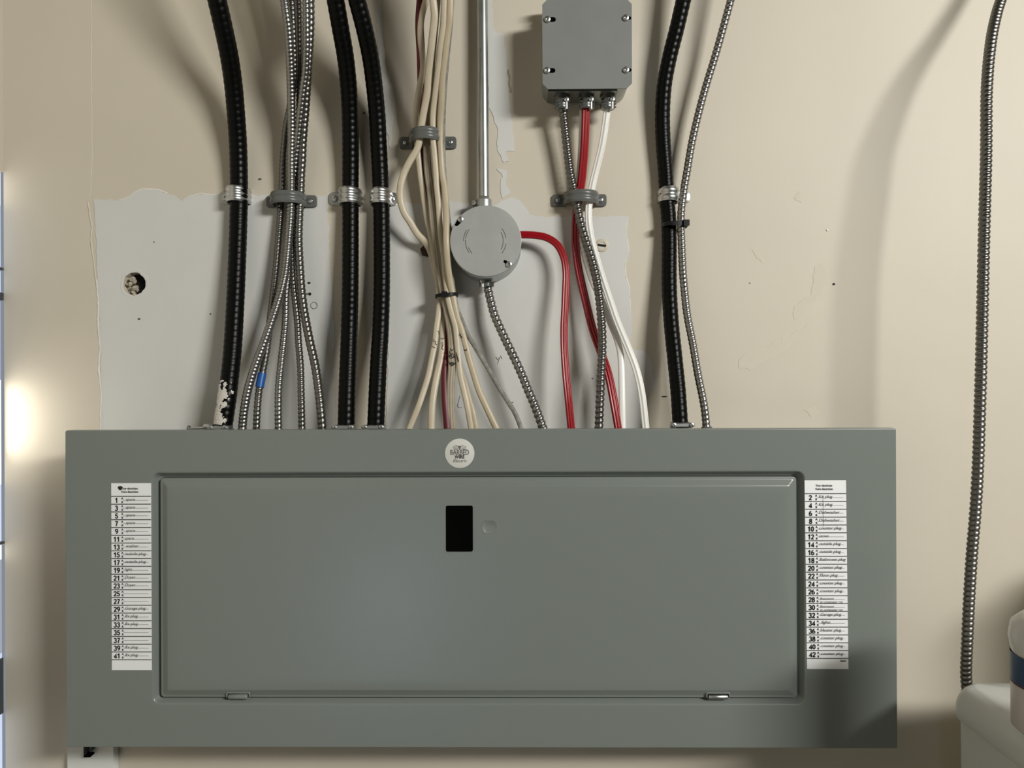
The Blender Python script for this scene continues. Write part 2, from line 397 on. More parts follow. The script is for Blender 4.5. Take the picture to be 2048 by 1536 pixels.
rings = [OR(0, .0025, .087), OR(0, .0025, .0985), OR(.5, .0022, .0995), OR(1.5, .002, .1), OR(2.6, .002, .1), OR(60, .002, .1),
         IR(-20, .012, .1), IR(-3.5, .0105, .1), IR(-1.5, .0095, .1), IR(.3, .0085, .0997), IR(1.8, .008, .0985), IR(7.5, .0055, .0915), IR(9, .005, .0906), IR(10.5, .0045, .0903), IR(11, .004, .086)]
mb.rings(rings, False, False)
cover = mb.build('cover', M['panel'], panel)
# door
def DR(ins, r, d): return RR(320 + ins, 1598 - ins, 955.5 + ins, 1397.5 - ins, r, d)
mb = MB()
mb.rings([DR(0, .004, .088), DR(0, .004, .0955), DR(.6, .0037, .0962), DR(1.6, .0035, .0964), DR(4.4, .003, .0964), DR(5.4, .003, .0966), DR(7, .0028, .0971), DR(15.5, .002, .0999), DR(17.0, .002, .1004), DR(18.8, .002, .1006), DR(40, .002, .1006)], True, False)
mb.rings([DR(40, .002, .1006)], False, True) if False else None
R = DR(40, .002, .1006); n0 = len(mb.V); mb.add(R, [tuple(range(len(R)))])
bm_door = mb.build('door', M['panel'], panel, label='hinged grey door with a raised bevelled middle')
door = bm_door
mb = MB(); mb.box(X(310), X(1608), -.0875, -.086, Z(1404), Z(948)); mb.build('gap_shade', M['pureblack'], panel, False)  # black sheet stands in for the shade inside the door gap
# latch
mb = MB()
lx0, lx1, lz0, lz1 = X(898), X(950), Z(1102), Z(1012)
mb.rings([rrect(lx0 - .0006, lx1 + .0006, lz0 - .0006, lz1 + .0006, .002, -.1004), rrect(lx0 - .0004, lx1 + .0004, lz0 - .0004, lz1 + .0004, .0018, -.1012), rrect(lx0 + .0008, lx1 - .0008, lz0 + .0008, lz1 - .0008, .0013, -.1013), rrect(lx0 + .0016, lx1 - .0016, lz0 + .0016, lz1 - .0016, .001, -.1008)])
mb.build('latch', M['pureblack'], door, label='black rectangular slide latch')
# knockout ring for a lock
kc = Vector((X(984), -.1006, Z(1053))); rr = 15.5 * k; ring0 = []
for a_ in range(40):
    a = 2 * PI * a_ / 40; r = min(rr, 14.2 * k / max(.01, -math.sin(a))) if math.sin(a) < 0 else rr
    if math.sin(a) > .80: r = rr * .80 / math.sin(a)
    ring0.append((r * math.cos(a), r * math.sin(a)))
mb = MB(); mb.rings([[kc + Vector((x * s, -h, z * s)) for x, z in ring0] for s, h in ((1.04, 0), (1.0, .0004), (.95, .0004), (.91, .0001))], False, True)
mb.build('lock_knockout', M['panel'], door, label='punched round lock knockout')
# hinges
for cx in (478, 1439):
    h = MB(); zc = Z(1394.5)
    h.cyl((X(cx - 19), -.0985, zc), (X(cx + 19), -.0985, zc), .0030, n=20, bevel=.0003)
    hg = h.build('hinge', M['steel' if cx > 900 else 'panel'], door, label='hinge barrel in brighter metal for its highlight' if cx > 900 else 'painted hinge barrel'); flat_shade_sharp(hg, 50)  # right barrel gets brighter metal to put the highlight into its colour
    h = MB(); y = -.0975; x0, x1, z0, z1 = X(cx - 24), X(cx + 24), Z(1396), Z(1385)
    h.rings([rrect(x0, x1, z0, z1, .0020, y), rrect(x0, x1, z0, z1, .0020, y - .0020), rrect(x0 + .0004, x1 - .0004, z0, z1 - .0004, .0018, y - .0024), rrect(x0 + .0012, x1 - .0012, z0, z1 - .0012, .0014, y - .0024), rrect(x0 + .0016, x1 - .0016, z0, z1 - .0016, .0012, y - .0020), rrect(x0 + .0016, x1 - .0016, z0, z1 - .0016, .0012, y)], False, False)
    h.build('hinge_lug', M['panel'], door)
    h = MB(); h.box(x0 + .0014, x1 - .0014, -.0978, -.0970, z0, z1 - .0014); h.build('hinge_slot', M['pureblack'], door, False)
# sticker
st = Vector((X(925), -.1, Z(906.5))); sr = 29.5 * k
mb = MB(); mb.lathe(st, [(sr, 0), (sr, .0004), (sr * .985, .0005)], n=48)
stick = flat_shade_sharp(mb.build('round_sticker', M['sticker'], panel, label='round white business sticker above the door'))
t = text_mesh([('BARBED', 0, .0010, .0085, 0, .018, 'CENTER', .72)]); t.V = [st + Vector((v.x, -.0008, v.z)) for v in t.V]; t.build('lettering', M['greyink'], stick, False, label='BARBED in tall grey-brown letters')
t = text_mesh([('WIRE', 0, -.0043, .0056, 0, .03, 'CENTER', .85)]); t.V = [st + Vector((v.x, -.0008, v.z)) for v in t.V]; t.build('lettering', M['ink'], stick, False, label='WIRE in small black letters')
t = text_mesh([('Electric', 0, -.0087, .0052, .35, 0, 'CENTER', 1.05)]); t.V = [st + Vector((v.x, -.0008, v.z)) for v in t.V]; t.build('lettering', M['pen'], stick, False, label='slanted script line, grey')
mb = MB()   # steer skull emblem with spread wings of wire
def q2(pts): mb.add([st + Vector((x * k, -.0008, z * k)) for x, z in pts], [tuple(range(len(pts)))])
q2([(-3, 15), (3, 15), (2.2, 11), (1, 7.5), (-1, 7.5), (-2.2, 11)])
for s in (1, -1):
    q2([(s * 2, 14.5), (s * 2, 13.6), (s * 7, 15), (s * 10, 17.5), (s * 7, 16)])
    for j in range(3):
        q2([(s * 4, 12.6 - j * 2.1), (s * 4, 11.8 - j * 2.1), (s * 13, 13.5 - j * 2.9), (s * 13, 14.5 - j * 2.9)])
mb.build('emblem', M['greyink'], stick, False, label='steer skull with lines of wire either side')

# bold grotesque numerals drawn from strokes
def arc(cx, cy, rx, ry, a0, a1, n=9): return [(cx + rx * math.cos(math.radians(a0 + (a1 - a0) * i / n)), cy + ry * math.sin(math.radians(a0 + (a1 - a0) * i / n))) for i in range(n + 1)]
DG = {'0': [arc(.3, .5, .22, .42, 0, 360, 18)], '1': [[(.08, .72), (.26, .78), (.36, .92)], [(.36, 1.0), (.36, 0)]],
      '2': [arc(.3, .70, .22, .22, 175, -35, 8) + [(.1, .08)], [(.04, .08), (.56, .08)]], '3': [arc(.28, .72, .20, .20, 165, -90, 8), arc(.28, .28, .23, .24, 90, -165, 9)],
      '4': [[(.44, 0), (.44, .95), (.08, .30)], [(.02, .26), (.60, .26)]], '5': [[(.52, .92), (.16, .92), (.11, .50)], arc(.28, .32, .23, .26, 135, -160, 10)],
      '6': [arc(.3, .30, .22, .24, 0, 360, 16), arc(.50, .42, .42, .50, 180, 100, 6)], '7': [[(.04, .92), (.55, .92)], [(.53, .88), (.34, .5), (.22, 0)]],
      '8': [arc(.3, .72, .18, .20, 0, 360, 14), arc(.3, .27, .22, .23, 0, 360, 14)], '9': [arc(.3, .70, .22, .24, 0, 360, 16), arc(.10, .58, .42, .50, 0, -80, 6)]}
def digits(mb, txt, cx, cz, h, sx=.98, y=-.10085):
    wd = .66 * h * sx; x0 = cx - wd * len(txt) / 2; t = .105 * h
    for i, ch in enumerate(txt):
        for st_ in DG[ch]:
            q = [Vector((x0 + wd * i + (a + .02) * h * sx, 0, cz + (b - .5) * h)) for a, b in st_]; V = []
            for j, p in enumerate(q):
                closed = (q[0] - q[-1]).length < 1e-6
                a = q[j - 1] if j else (q[-2] if closed else p); b = q[j + 1] if j < len(q) - 1 else (q[1] if closed else p)
                T = (b - a).normalized(); U = Vector((-T.z, 0, T.x)) * t
                V += [Vector((p.x + U.x, y, p.z + U.z)), Vector((p.x - U.x, y, p.z - U.z))]
            mb.add(V, [(2 * j, 2 * j + 1, 2 * j + 3, 2 * j + 2) for j in range(len(q) - 1)])

# breaker directories
def directory(ox, oy, slant, wd, odd, words, label):
    """local px coordinates u 0..wd, v 0..375"""
    H = 375.5
    def W(u, v, y=-.1003): return Vector((X(ox + u + slant * v / H), y, Z(oy + v)))
    mb = MB(); f = [W(0, 0), W(wd, 0), W(wd, H), W(0, H)]
    mb.rings([[p + Vector((0, .0002, 0)) for p in f], [p + Vector((0, -.0001, 0)) for p in f]])
    lab = mb.build('directory_label', M['paper'], panel, False, label=label)
    rul = MB(); mid = MB(); jobs = []; nums = []; hand = []; ab = []
    for i in range(22):
        v = 26.3 + 15.62 * i
        rul.add([W(0, v - .75, -.1008), W(wd, v - .75, -.1008), W(wd, v + .75, -.1008), W(0, v + .75, -.1008)], [(0, 1, 2, 3)])
        if i < 21:
            c = v + 8
            mid.add([W(24, c - .35, -.1007), W(wd - 6, c - .35, -.1007), W(wd - 6, c + .35, -.1007), W(24, c + .35, -.1007)], [(0, 1, 2, 3)])
            p = W(11 if i < 21 else 11, c); num = str(2 * i + odd)
            nums.append((num, p.x, p.z))
            p = W(22.5, c - 3.6); ab.append(('A', p.x, p.z, 5.6 * k, 0, .03, 'CENTER', 1))
            p = W(22.5, c + 3.6); ab.append(('B', p.x, p.z, 5.6 * k, 0, .03, 'CENTER', 1))
            if words.get(2 * i + odd):
                ls = words[2 * i + odd].split('/')
                for q, wtxt in enumerate(ls):
                    p = W(27, c - 1.8 + q * 6.5); hand.append((wtxt, p.x, p.z, (8.6 if len(ls) == 1 else 7) * k, .25, 0, 'LEFT', 1.0))
    hp = W(wd * .47, 10.5); jobs.append(('Your electrician:', hp.x, hp.z, 6.4 * k, 0, .02, 'CENTER', .78))
    hp = W(wd * .47, 17.3); jobs.append(('Votre électricien:', hp.x, hp.z, 6.4 * k, 0, .02, 'CENTER', .78))
    def put(mb, y): mb.V = [Vector((v.x, y, v.z)) for v in mb.V]; return mb
    rul.build('ruled_lines', M['ink'], lab, False); mid.build('writing_lines', M['ruling'], lab, False)
    put(text_mesh(jobs), -.10085).build('printed_heading', M['ink'], lab, False)
    for num in nums:
        mb = MB(); digits(mb, num[0], num[1], num[2], 10.2 * k); mb.build('printed_number', M['ink'], lab, False)
    put(text_mesh(ab), -.10085).build('printed_letters', M['ink'], lab, False)
    for hw in hand: put(text_mesh([hw]), -.1009).build('handwriting', M['pen'], lab, False)
    if odd == 1:
        mb = MB(); c = W(18.5, 9.5, -.1009); mb.add([c + Vector((4.6 * k * math.cos(a) * (1 + .18 * math.sin(3 * a)), 0, 4.2 * k * math.sin(a))) for a in [2 * PI * j / 14 for j in range(14)]], [tuple(range(14))])
        mb.build('ink_blot', M['ink'], lab, False)
    else:
        p = W(wd - 11, H - 16); put(text_mesh([('38604', p.x, p.z, 4.6 * k, 0, .03, 'CENTER', 1)]), -.1009).build('print_code', M['ink'], lab, False)
        mb = MB(); mb.add([W(35.6, 30, -.1009), W(36.2, 30, -.1009), W(36.4, 92, -.1009), W(35.8, 92, -.1009)], [(0, 1, 2, 3)]); mb.build('pen_stroke', M['pen'], lab, False)
directory(224.5, 964.8, 0, 80.5, 1, {1: ' spare', 3: ' spare', 5: ' spare', 7: ' spare', 9: ' spare', 11: 'spare', 13: ' washer', 15: 'outside plug', 17: 'outside plug', 19: 'light', 21: 'Dryer', 23: 'Dryer', 29: 'Garage plug', 31: 'Rv plug', 33: 'Rv plug', 39: 'Rv plug', 41: 'Rv plug'},
          'left white paper circuit directory with odd numbers 1 to 41')
directory(1611.5, 962, 3.6, 82, 2, {2: 'Kit plug', 4: 'Kit plug', 6: 'Dishwasher', 8: 'Dishwasher', 10: 'counter plug', 12: 'stove', 14: 'outside plug', 16: 'outside plug', 18: 'Bathroom plug', 20: 'counter plug', 22: 'Floor plug', 24: 'counter plug', 26: 'counter plug', 28: 'Basement/in computer rm', 30: 'Basement/in computer rm', 32: 'Garage plug', 34: ' lights', 36: 'Heater plug', 38: 'counter plug', 40: 'counter plug', 42: 'counter plug'},
          'right white paper circuit directory with even numbers 2 to 42')

# ------------------------------------------------------------------ cables
TOPZ = BT - .002
def end(px): # where a cable enters the box, 50 mm off the wall
    p = P(px, 864, .05); p.z = BT + .0003; return p
def cable(name, path, endpx, m, label, cat='cable', group=None, ceil=None, dend=.05, **kw):
    pts = T3(path)
    if endpx is not None:
        p = P(endpx, 863, dend); p.z = BT + .0003; pts.append(p)
    if ceil is not None: pts = to_ceiling(pts, ceil)
    o, c, fr = tube(name, pts, m, **kw)
    tag(o, label, cat, group); return o, c, fr
G = 'black jacketed armoured cables'
BK = dict(r=.0112, pitch=.0078, amp=.0004, n=24, power=1.2)
b1 = cable('black_cable', [(434, 0, .090), (447, 57, .075), (459, 115, .058), (467, 172, .042), (472, 229, .030), (476, 286, .020), (477.7, 344, .0145), (478, 400, .0125), (477, 430, .0125), (476, 470, .014), (473, 550, .020), (469.5, 625, .028), (465, 700, .037), (459, 757, .043), (454, 800, .047), (447.5, 845, .05)], 445,
           M['black'], 'leftmost black armoured cable, white plaster smeared on its foot', group=G, ceil=-.50, **BK)
BK['r'] = .0106
cable('black_cable', [(671, 0, .085), (681, 57, .070), (691, 115, .052), (697, 172, .036), (700, 229, .024), (701, 286, .017), (701, 344, .0125), (700.5, 400, .0115), (701, 430, .0115), (700.5, 566, .020), (699, 640, .030), (696.7, 713, .038), (694, 790, .046), (692.7, 845, .05)], 692,
      M['black'], 'black armoured cable second from the left, right of the silver bundle', group=G, ceil=-.30, **BK)
cable('black_cable', [(714, 0, .085), (728.7, 57, .070), (741, 115, .052), (748.7, 172, .036), (754, 229, .024), (757, 286, .017), (760, 344, .0125), (762, 400, .0115), (763, 430, .0115), (763.6, 566, .020), (761, 660, .032), (757.7, 713, .038), (754, 790, .046), (751.8, 845, .05)], 751,
      M['black'], 'black armoured cable running just left of the cream bundle', group=G, ceil=-.27, **BK)
BK['r'] = .0096
cable('black_cable', [(1367, 0, .036), (1353.7, 57, .030), (1339, 115, .024), (1328.5, 172, .019), (1325, 229, .0145), (1326.5, 286, .012), (1331, 344, .011), (1334, 400, .0105), (1337, 430, .0105), (1338.6, 480, .0115), (1338.5, 570, .018), (1342.5, 645, .027), (1350, 720, .037), (1356, 780, .044), (1360, 840, .05)], 1361,
      M['black'], 'black armoured cable at right, tied to a silver cable', group=G, ceil=.34, **BK)
# dried plaster on the first cable
_, c1, fr1 = b1; mb = MB()
zz0, zz1 = P(440, 762, .045).z, P(440, 848, .05).z
nn = 60
for i in range(len(c1) - 1):
    if not (zz1 < c1[i].z < zz0): continue
    for j in range(nn):
        th0 = 2 * PI * j / nn; ok = []
        (T, U, N) = fr1[i]; dirn = U * math.cos(th0) + N * math.sin(th0)
        p = c1[i] + dirn * .0122
        s = dirn.dot(Vector((-.42, -.9, 0)).normalized())
        if s > .72 + .9 * (noise.noise(p * 120) + .45 * noise.noise(p * 330)) + .35 * max(0, (p.z - (zz0 - .016)) / .016):
            a, b = [], []
            for (q, f) in ((c1[i], fr1[i]), (c1[i + 1], fr1[i + 1])):
                for th in (th0, th0 + 2 * PI / nn):
                    a.append(q + (f[1] * math.cos(th) + f[2] * math.sin(th)) * .0113)
                    b.append(q + (f[1] * math.cos(th) + f[2] * math.sin(th)) * (.0119 + .0004 * noise.noise(q * 500)))
            mb.add(a + b, [(0, 1, 3, 2), (4, 6, 7, 5), (0, 4, 5, 1), (2, 3, 7, 6), (0, 2, 6, 4), (1, 5, 7, 3)])
if mb.V: mb.build('plaster_smear', M['splat'], b1[0], False, label='dried white plaster smear')

GS = 'silver armoured cables in the left bundle'
def bx(path, e, label, r=.0050, pitch=.0052, m='bx', ceil=None, group=None, amp=.0011, **kw):
    return cable('armoured_cable', path, e, M[m], label, group=group, ceil=ceil, r=r, pitch=pitch, amp=amp, n=16, **kw)
bx([(568.6, 0, .092), (572.4, 29, .088), (576, 57, .082), (579, 100, .072), (581, 143, .06), (582.5, 200, .046), (583, 260, .034), (582, 320, .026), (582, 380, .0225), (581, 425, .0225), (577, 480, .024), (571, 540, .029), (565, 570, .033), (557, 600, .037), (542, 645, .043), (528, 685, .047), (511, 730, .05), (497, 775, .052), (488.5, 820, .052)], 484,
   'silver armoured cable crossing in front to the bundle\'s leftmost foot', group=GS, ceil=-.42, r=.0053, pitch=.0046)
sb = bx([(583, 0, .080), (587, 80, .068), (588, 150, .052), (581, 210, .038), (573, 250, .028), (567.5, 300, .019), (565, 340, .013), (563.5, 380, .010), (561, 425, .010), (556.6, 480, .013), (551.6, 540, .018), (545, 600, .024), (540, 640, .029), (535.6, 685, .034), (530, 720, .038), (525, 745, .042), (520, 770, .045), (517, 790, .047), (514.5, 820, .05)], 512.5,
   'silver armoured cable wrapped with blue tape near its foot', group=GS, m='bxdark', ceil=-.395, r=.0045)
bx([(612.3, 0, .090), (613, 57, .082), (612.7, 100, .073), (611, 143, .062), (607, 172, .055), (602.5, 210, .046), (597, 260, .034), (593.7, 290, .027), (590.5, 320, .020), (588, 360, .012), (588, 400, .009), (585, 440, .009), (581, 500, .013), (576, 550, .018), (572, 590, .023), (571, 640, .03), (567, 685, .037), (562, 730, .043), (557.5, 775, .048), (556.6, 820, .05)], 557,
   'silver armoured cable ending third from the left below the bundle strap', group=GS, ceil=-.36, r=.0047)
bx([(596, 0, .066), (598, 100, .052), (599, 200, .034), (598, 280, .021), (596, 340, .0075), (594, 380, .0065), (590, 430, .0065), (585, 480, .011), (585, 540, .017), (587, 570, .021), (590, 600, .025), (595, 645, .031), (597, 685, .037), (600.8, 730, .042), (602, 775, .047), (603, 820, .05)], 603.8,
   'dull silver armoured cable at the back of the bundle, fourth foot', group=GS, ceil=-.375, r=.0045, m='bxdark')
bx([(620, 0, .076), (620, 60, .067), (617, 120, .056), (613, 180, .044), (609.5, 230, .034), (607, 260, .029), (605, 290, .024), (604, 320, .020), (602, 350, .017), (601, 380, .0155), (598.6, 425, .0155), (597, 480, .0175), (600, 540, .023), (602, 570, .026), (605, 600, .029), (611.5, 642, .034), (620, 685, .039), (630, 730, .044), (636.7, 775, .048), (641.5, 820, .05)], 645,
   'thicker silver armoured cable ending rightmost below the bundle strap', group=GS, ceil=-.35, r=.0055, pitch=.0062, m='bxdark')
# blue tape
def sleeve(o, c, fr, za, zb_, r, m, name, label=None, n=20):
    R = [[p + U * r * math.cos(2 * PI * k_ / n) + N * r * math.sin(2 * PI * k_ / n) for k_ in range(n)] for p, (T, U, N) in zip(c, fr) if zb_ < p.z < za]
    mb = MB(); mb.rings(R[::3] + [R[-1]]); return flat_shade_sharp(mb.build(name, m, o, True, label), 50)
sleeve(*sb, P(520, 746, .044).z, P(520, 775, .045).z, .0052, M['blue'], 'tape_band', 'blue tape wrapped round the cable')

# cream bundle
cable('red_cable', [(842, 0, .065), (839, 50, .055), (842, 110, .045), (844, 200, .032), (846, 290, .016), (856, 400, .012), (872, 500, .012), (886, 600, .016), (892, 650, .022), (893, 700, .029), (890.7, 750, .038), (892, 800, .046)], 897, M['redd'],
      'dark red cable mostly hidden among the cream cables', ceil=-.15, sec=flat(.0054, .0042, 0), twist=.5)
GC = 'cream sheathed cables'
def nm(path, e, label, sec, m='cream', ceil=None, twist=0): return cable('cream_cable', path, e, M[m], label, group=GC, ceil=ceil, sec=sec, twist=twist)
RD = flat(.0036, .0033, 0); 
nm([(852, 0, .080), (844, 31, .077), (840.5, 62, .072), (841.7, 86, .067), (845, 109, .062), (846, 140, .054), (838, 180, .044), (833, 220, .034), (833, 260, .026), (835, 300, .023), (838, 330, .021), (842, 360, .020), (847, 395, .018), (855, 444, .018), (860, 464, .018), (864, 485, .018), (871, 526, .019), (877, 580, .022), (879, 605, .023), (876, 635, .027), (873, 655, .03), (870, 685, .034), (863.5, 717.7, .038), (857, 750, .042), (847, 783, .046), (836, 815, .05)], 816,
   'cream cable fanning out to the leftmost foot of the bundle, pen marks on it', flat(.0037, .0032, 0), 'cream2', ceil=-.13)
nm([(866, 0, .095), (869, 31, .091), (866, 62, .085), (862.5, 94, .078), (859, 125, .070), (856, 156, .062), (854, 187, .054), (848, 220, .046), (843, 250, .041), (839, 280, .038), (833.5, 300, .036), (821, 320, .035), (808.6, 345, .034), (801, 373, .034), (800.8, 400, .033), (808, 425, .031), (820, 444, .028), (834, 467, .023), (848, 482, .017), (860, 500, .012), (868, 530, .011), (880, 580, .014), (884, 610, .017), (885, 652.6, .024), (884.7, 685, .029), (881.4, 717.7, .034), (874, 750, .039), (868, 783, .044), (864, 815, .048)], 862,
   'thick cream cable bowing out to the left below the grey strap', flat(.0043, .0040, 0), 'cream2', ceil=-.10)
nm([(873, 0, .07), (868, 60, .06), (862, 130, .048), (858, 200, .036), (854, 240, .030), (854, 284, .026), (854.5, 316, .025), (856, 345, .025), (860, 373, .025), (863, 402, .025), (866.5, 443, .025), (872, 485, .025), (877.4, 526, .026), (883, 567, .027), (889, 595, .028), (897, 636, .032), (902, 669, .035), (904, 701, .038), (904, 734, .041), (901.5, 766, .044), (901, 799, .047), (902, 830, .049)], 904,
   'flat tan cable with dark writing down the middle of the fan', flat(.0050, .0029, 3, .14), 'tan', ceil=-.09)
nm([(888, 0, .088), (886, 50, .080), (880, 94, .071), (877, 125, .064), (870, 187, .050), (866, 225, .042), (865.5, 250, .039), (866, 280, .037), (868, 300, .036), (871.7, 345, .034), (873, 373, .034), (876, 400, .033), (879, 440, .032), (881.5, 471, .032), (887, 512, .032), (891, 553, .033), (896, 595, .034), (903, 625, .036), (910.7, 652.6, .038), (914, 685, .040), (917, 717.7, .042), (920.5, 750, .045), (928, 783, .048), (935, 815, .05)], 943,
   'slim cream cable in the middle of the bundle, fifth foot', flat(.0036, .0030, 0), 'cream2', ceil=-.08)
nm([(896, 0, .080), (891, 47, .073), (886, 78, .067), (881.6, 125, .058), (878, 156, .052), (874.8, 203, .042), (874.5, 240, .035), (875, 284, .028), (875, 330, .024), (879, 390, .021), (883, 440, .020), (888, 500, .020), (893, 553, .021), (899, 592, .022), (908, 640, .027), (914, 690, .032), (920, 735, .037), (930, 766.5, .042), (938.4, 799, .046), (946, 825, .049)], 953,
   'narrow cream cable that shows again beside its twin near the panel', flat(.0031, .0024, 0), 'cream', ceil=-.075)
nm([(900.6, 0, .086), (899.5, 31, .082), (895.6, 62, .076), (891.7, 94, .070), (888, 125, .063), (884.7, 156, .056), (883, 203, .045), (880.5, 244, .037), (880, 284, .032), (881, 301, .031), (882, 323, .030), (884.6, 352, .030), (888.5, 373, .031), (891, 402, .034), (892.5, 438, .040), (892.5, 485, .046), (895, 526, .042), (900.7, 567, .036), (906.5, 597, .034), (914, 635, .036), (920.5, 652.6, .037), (930, 685, .039), (938.4, 717.7, .041), (948, 750, .044), (958.5, 783, .047), (973, 815, .049)], 995,
   'round cream cable passing over the round box edge, second foot from the right', flat(.0040, .0038, 0), 'cream', ceil=-.07)
cable('grey_cable', [(904, 0, .072), (900, 60, .060), (894, 120, .048), (888, 200, .034), (886, 284, .020), (888, 340, .018), (893, 400, .020), (898, 450, .022), (900, 480, .024), (901, 520, .026), (904, 560, .026), (909, 592, .026), (915, 620, .027), (923.7, 641, .029), (935, 669, .032), (949.8, 693, .035), (964.4, 717.7, .038), (979, 742, .041), (995, 770, .044), (1013, 799, .047), (1031, 828, .05)], 1044, M['greyj'],
      'slim dirty grey cable slanting to the bundle\'s rightmost foot', ceil=-.065, sec=flat(.0029, .0026, 0))
# pen marks on the cream cables
def pen(pts, parent, d, r=.00035): return line(pts, r, M['ink'], 'pen_mark', parent, d)
cables = [o for o in C.objects if o.name.startswith('cream_cable')]
pen([(872, 664), (874, 661), (878, 663), (879, 667), (876, 671), (872, 669), (872, 665)], cables[0], .0335); pen([(867, 678), (869, 684), (873, 682), (870, 688), (874, 690)], cables[0], .0375); pen([(865, 693), (871, 696)], cables[0], .0385)
pen([(884, 684), (887, 690), (883, 695), (887, 700)], cables[1], .0350); pen([(881, 676), (889, 677)], cables[1], .0335)
for q, (x_, y_) in enumerate([(898, 712), (902, 708), (905, 714), (900, 726), (904, 730), (908, 727), (903, 700), (900, 780)]):
    pen([(x_ - 3, y_ - 3), (x_ + 1, y_ + 2), (x_ + 3, y_ - 2)], cables[2], .0445, .0006)
pen([(912, 705), (915, 715), (917, 724)], cables[3], .0455, .0006); pen([(927, 699), (931, 701), (934, 699)], cables[5], .0440, .0006); pen([(919, 668), (924, 676)], cables[5], .0420, .0007)

# round box: armoured cable and red cable
bx([(973.5, 566, .020), (976, 577, .020), (981, 600, .022), (989, 630, .026), (1002, 660, .030), (1016, 690, .034), (1030.5, 720, .038), (1044, 750, .042), (1056, 780, .046), (1069, 810, .049)], 1088,
   'armoured cable slanting down right from the round box', r=.0057, pitch=.0066, amp=.0019)
cable('red_cable', [(1030, 470, .024), (1045, 469.5, .024), (1070, 470.5, .024), (1094, 475.5, .024), (1115, 490, .025), (1128, 516, .027), (1132.5, 546, .029), (1131.5, 576, .031), (1130, 615, .034), (1128, 660, .037), (1129, 704.5, .040), (1132, 749, .044), (1137, 800, .048)], 1143, M['red'],
      'bright red cable curving out of the right side of the round box', sec=flat(.0047, .0034, 3, .22, 48))
# square box cables
bx([(1124, 205, .030), (1126, 220, .029), (1133, 286, .024), (1140, 344, .022), (1146, 372, .022), (1150, 395, .022), (1155, 415, .022), (1161, 445, .025), (1171, 480, .029), (1181, 510, .032), (1189, 540, .035), (1196, 575, .038), (1202, 630, .042), (1204.5, 690, .045), (1202, 750, .048), (1199.5, 810, .050)], 1197.5,
   'dark armoured cable running from the square box down to the panel', r=.0056, pitch=.0064, m='bxdark', amp=.0019)
cable('red_cable', [(1172.5, 200, .034), (1172, 215, .033), (1169.5, 286, .027), (1165, 344, .021), (1161.5, 372, .018), (1157, 400, .015), (1152.5, 430, .0135), (1151, 470, .013), (1152, 500, .014), (1157.5, 540, .017), (1171, 600, .022), (1186, 660, .028), (1202, 705, .033), (1217, 750, .039), (1229, 810, .046)], 1238, M['red'],
      'red cable from the square box passing behind the dark armoured cable', sec=flat(.0052, .0036, 3, .22, 48))
W_ = flat(.0042, .0028, 2, .10)
cable('white_cable', [(1215, 200, .032), (1215, 215, .031), (1205, 286, .026), (1191, 344, .021), (1184.6, 372, .020), (1179, 400, .0195), (1177, 425, .020), (1178, 450, .021), (1183, 480, .023), (1191.6, 512, .025), (1206, 560, .029), (1220.5, 603, .033), (1235, 645, .037), (1256.6, 697, .042), (1273, 741, .045), (1284, 790, .048)], 1292, M['white'],
      'white cable from the square box, rightmost of the two at the panel', sec=flat(.0045, .0030, 2, .2, 48), group='white cables of the square box')
cable('white_cable', [(1166, 200, .020), (1165.5, 215, .020), (1163, 286, .016), (1159, 344, .011), (1157, 372, .008), (1158, 410, .007), (1160, 450, .008), (1164, 486, .010), (1173, 525, .013), (1188, 570, .018), (1205, 603, .022), (1220, 645, .027), (1232, 673, .031), (1240.5, 705, .035), (1243, 741, .039), (1244, 790, .045)], 1245, M['white'],
      'white cable showing thinly behind the red one, then left of its twin', sec=flat(.0040, .0026, 0), group='white cables of the square box')
# right silver cable and far right conduit
bx([(1461.7, 0, .040), (1446, 57, .035), (1429.6, 115, .031), (1412, 172, .028), (1396.6, 229, .026), (1383.7, 286, .024), (1374, 344, .023), (1369, 372, .0225), (1365, 400, .022), (1362.5, 425, .022), (1362, 450, .022), (1363, 480, .023), (1365.6, 540, .027), (1369, 580, .034), (1374.5, 630, .037), (1386, 690, .042), (1396, 750, .046), (1408, 810, .049)], 1413.5,
   'bright silver armoured cable tied beside the right black cable', r=.0050, pitch=.0056, ceil=.42)
pts = [(2002, 0, .07), (1994, 25, .078), (1985, 65, .09), (1980, 100, .098), (1976, 140, .105), (1973, 200, .115), (1972.5, 300, .122), (1970, 400, .128), (1967.7, 490, .130), (1963, 700, .130), (1959, 840, .128), (1956, 930, .126), (1951, 1020, .124), (1943.5, 1110, .120), (1938, 1200, .116), (1934, 1290, .112), (1932.5, 1362, .105), (1944, 1440, .095), (1962, 1520, .085), (1975, 1700, .08)]
cable('flexible_conduit', pts, None, M['bxdark'], 'long ribbed steel flexible conduit hanging at far right', 'conduit', ceil=.72, r=.0063, pitch=.0058, amp=.0018, n=20)
# ------------------------------------------------------------------ steel conduit
e0 = P(968, 394, .019); e1 = P(964.8, 0, .016); dirv = (e1 - e0).normalized(); e2 = e0 + dirv * ((2.415 - e0.z) / dirv.z)
mb = MB(); mb.cyl(e0, e2, .0068, n=32); o = mb.build('steel_conduit', M['emt']); tag(o, 'straight shiny steel conduit running up from the round box', 'conduit')
# scuffs
for (x_, y_, ln) in ((962, 100, 6), (966, 166, 10), (965, 234, 3)):
    p = P(x_, y_, .0232); m2 = MB(); m2.box(p.x - .0006, p.x + .0006, p.y - .0006, p.y + .003, p.z - ln * .0003, p.z + ln * .0003); m2.build('scuff', M['steeldark'], o, False)

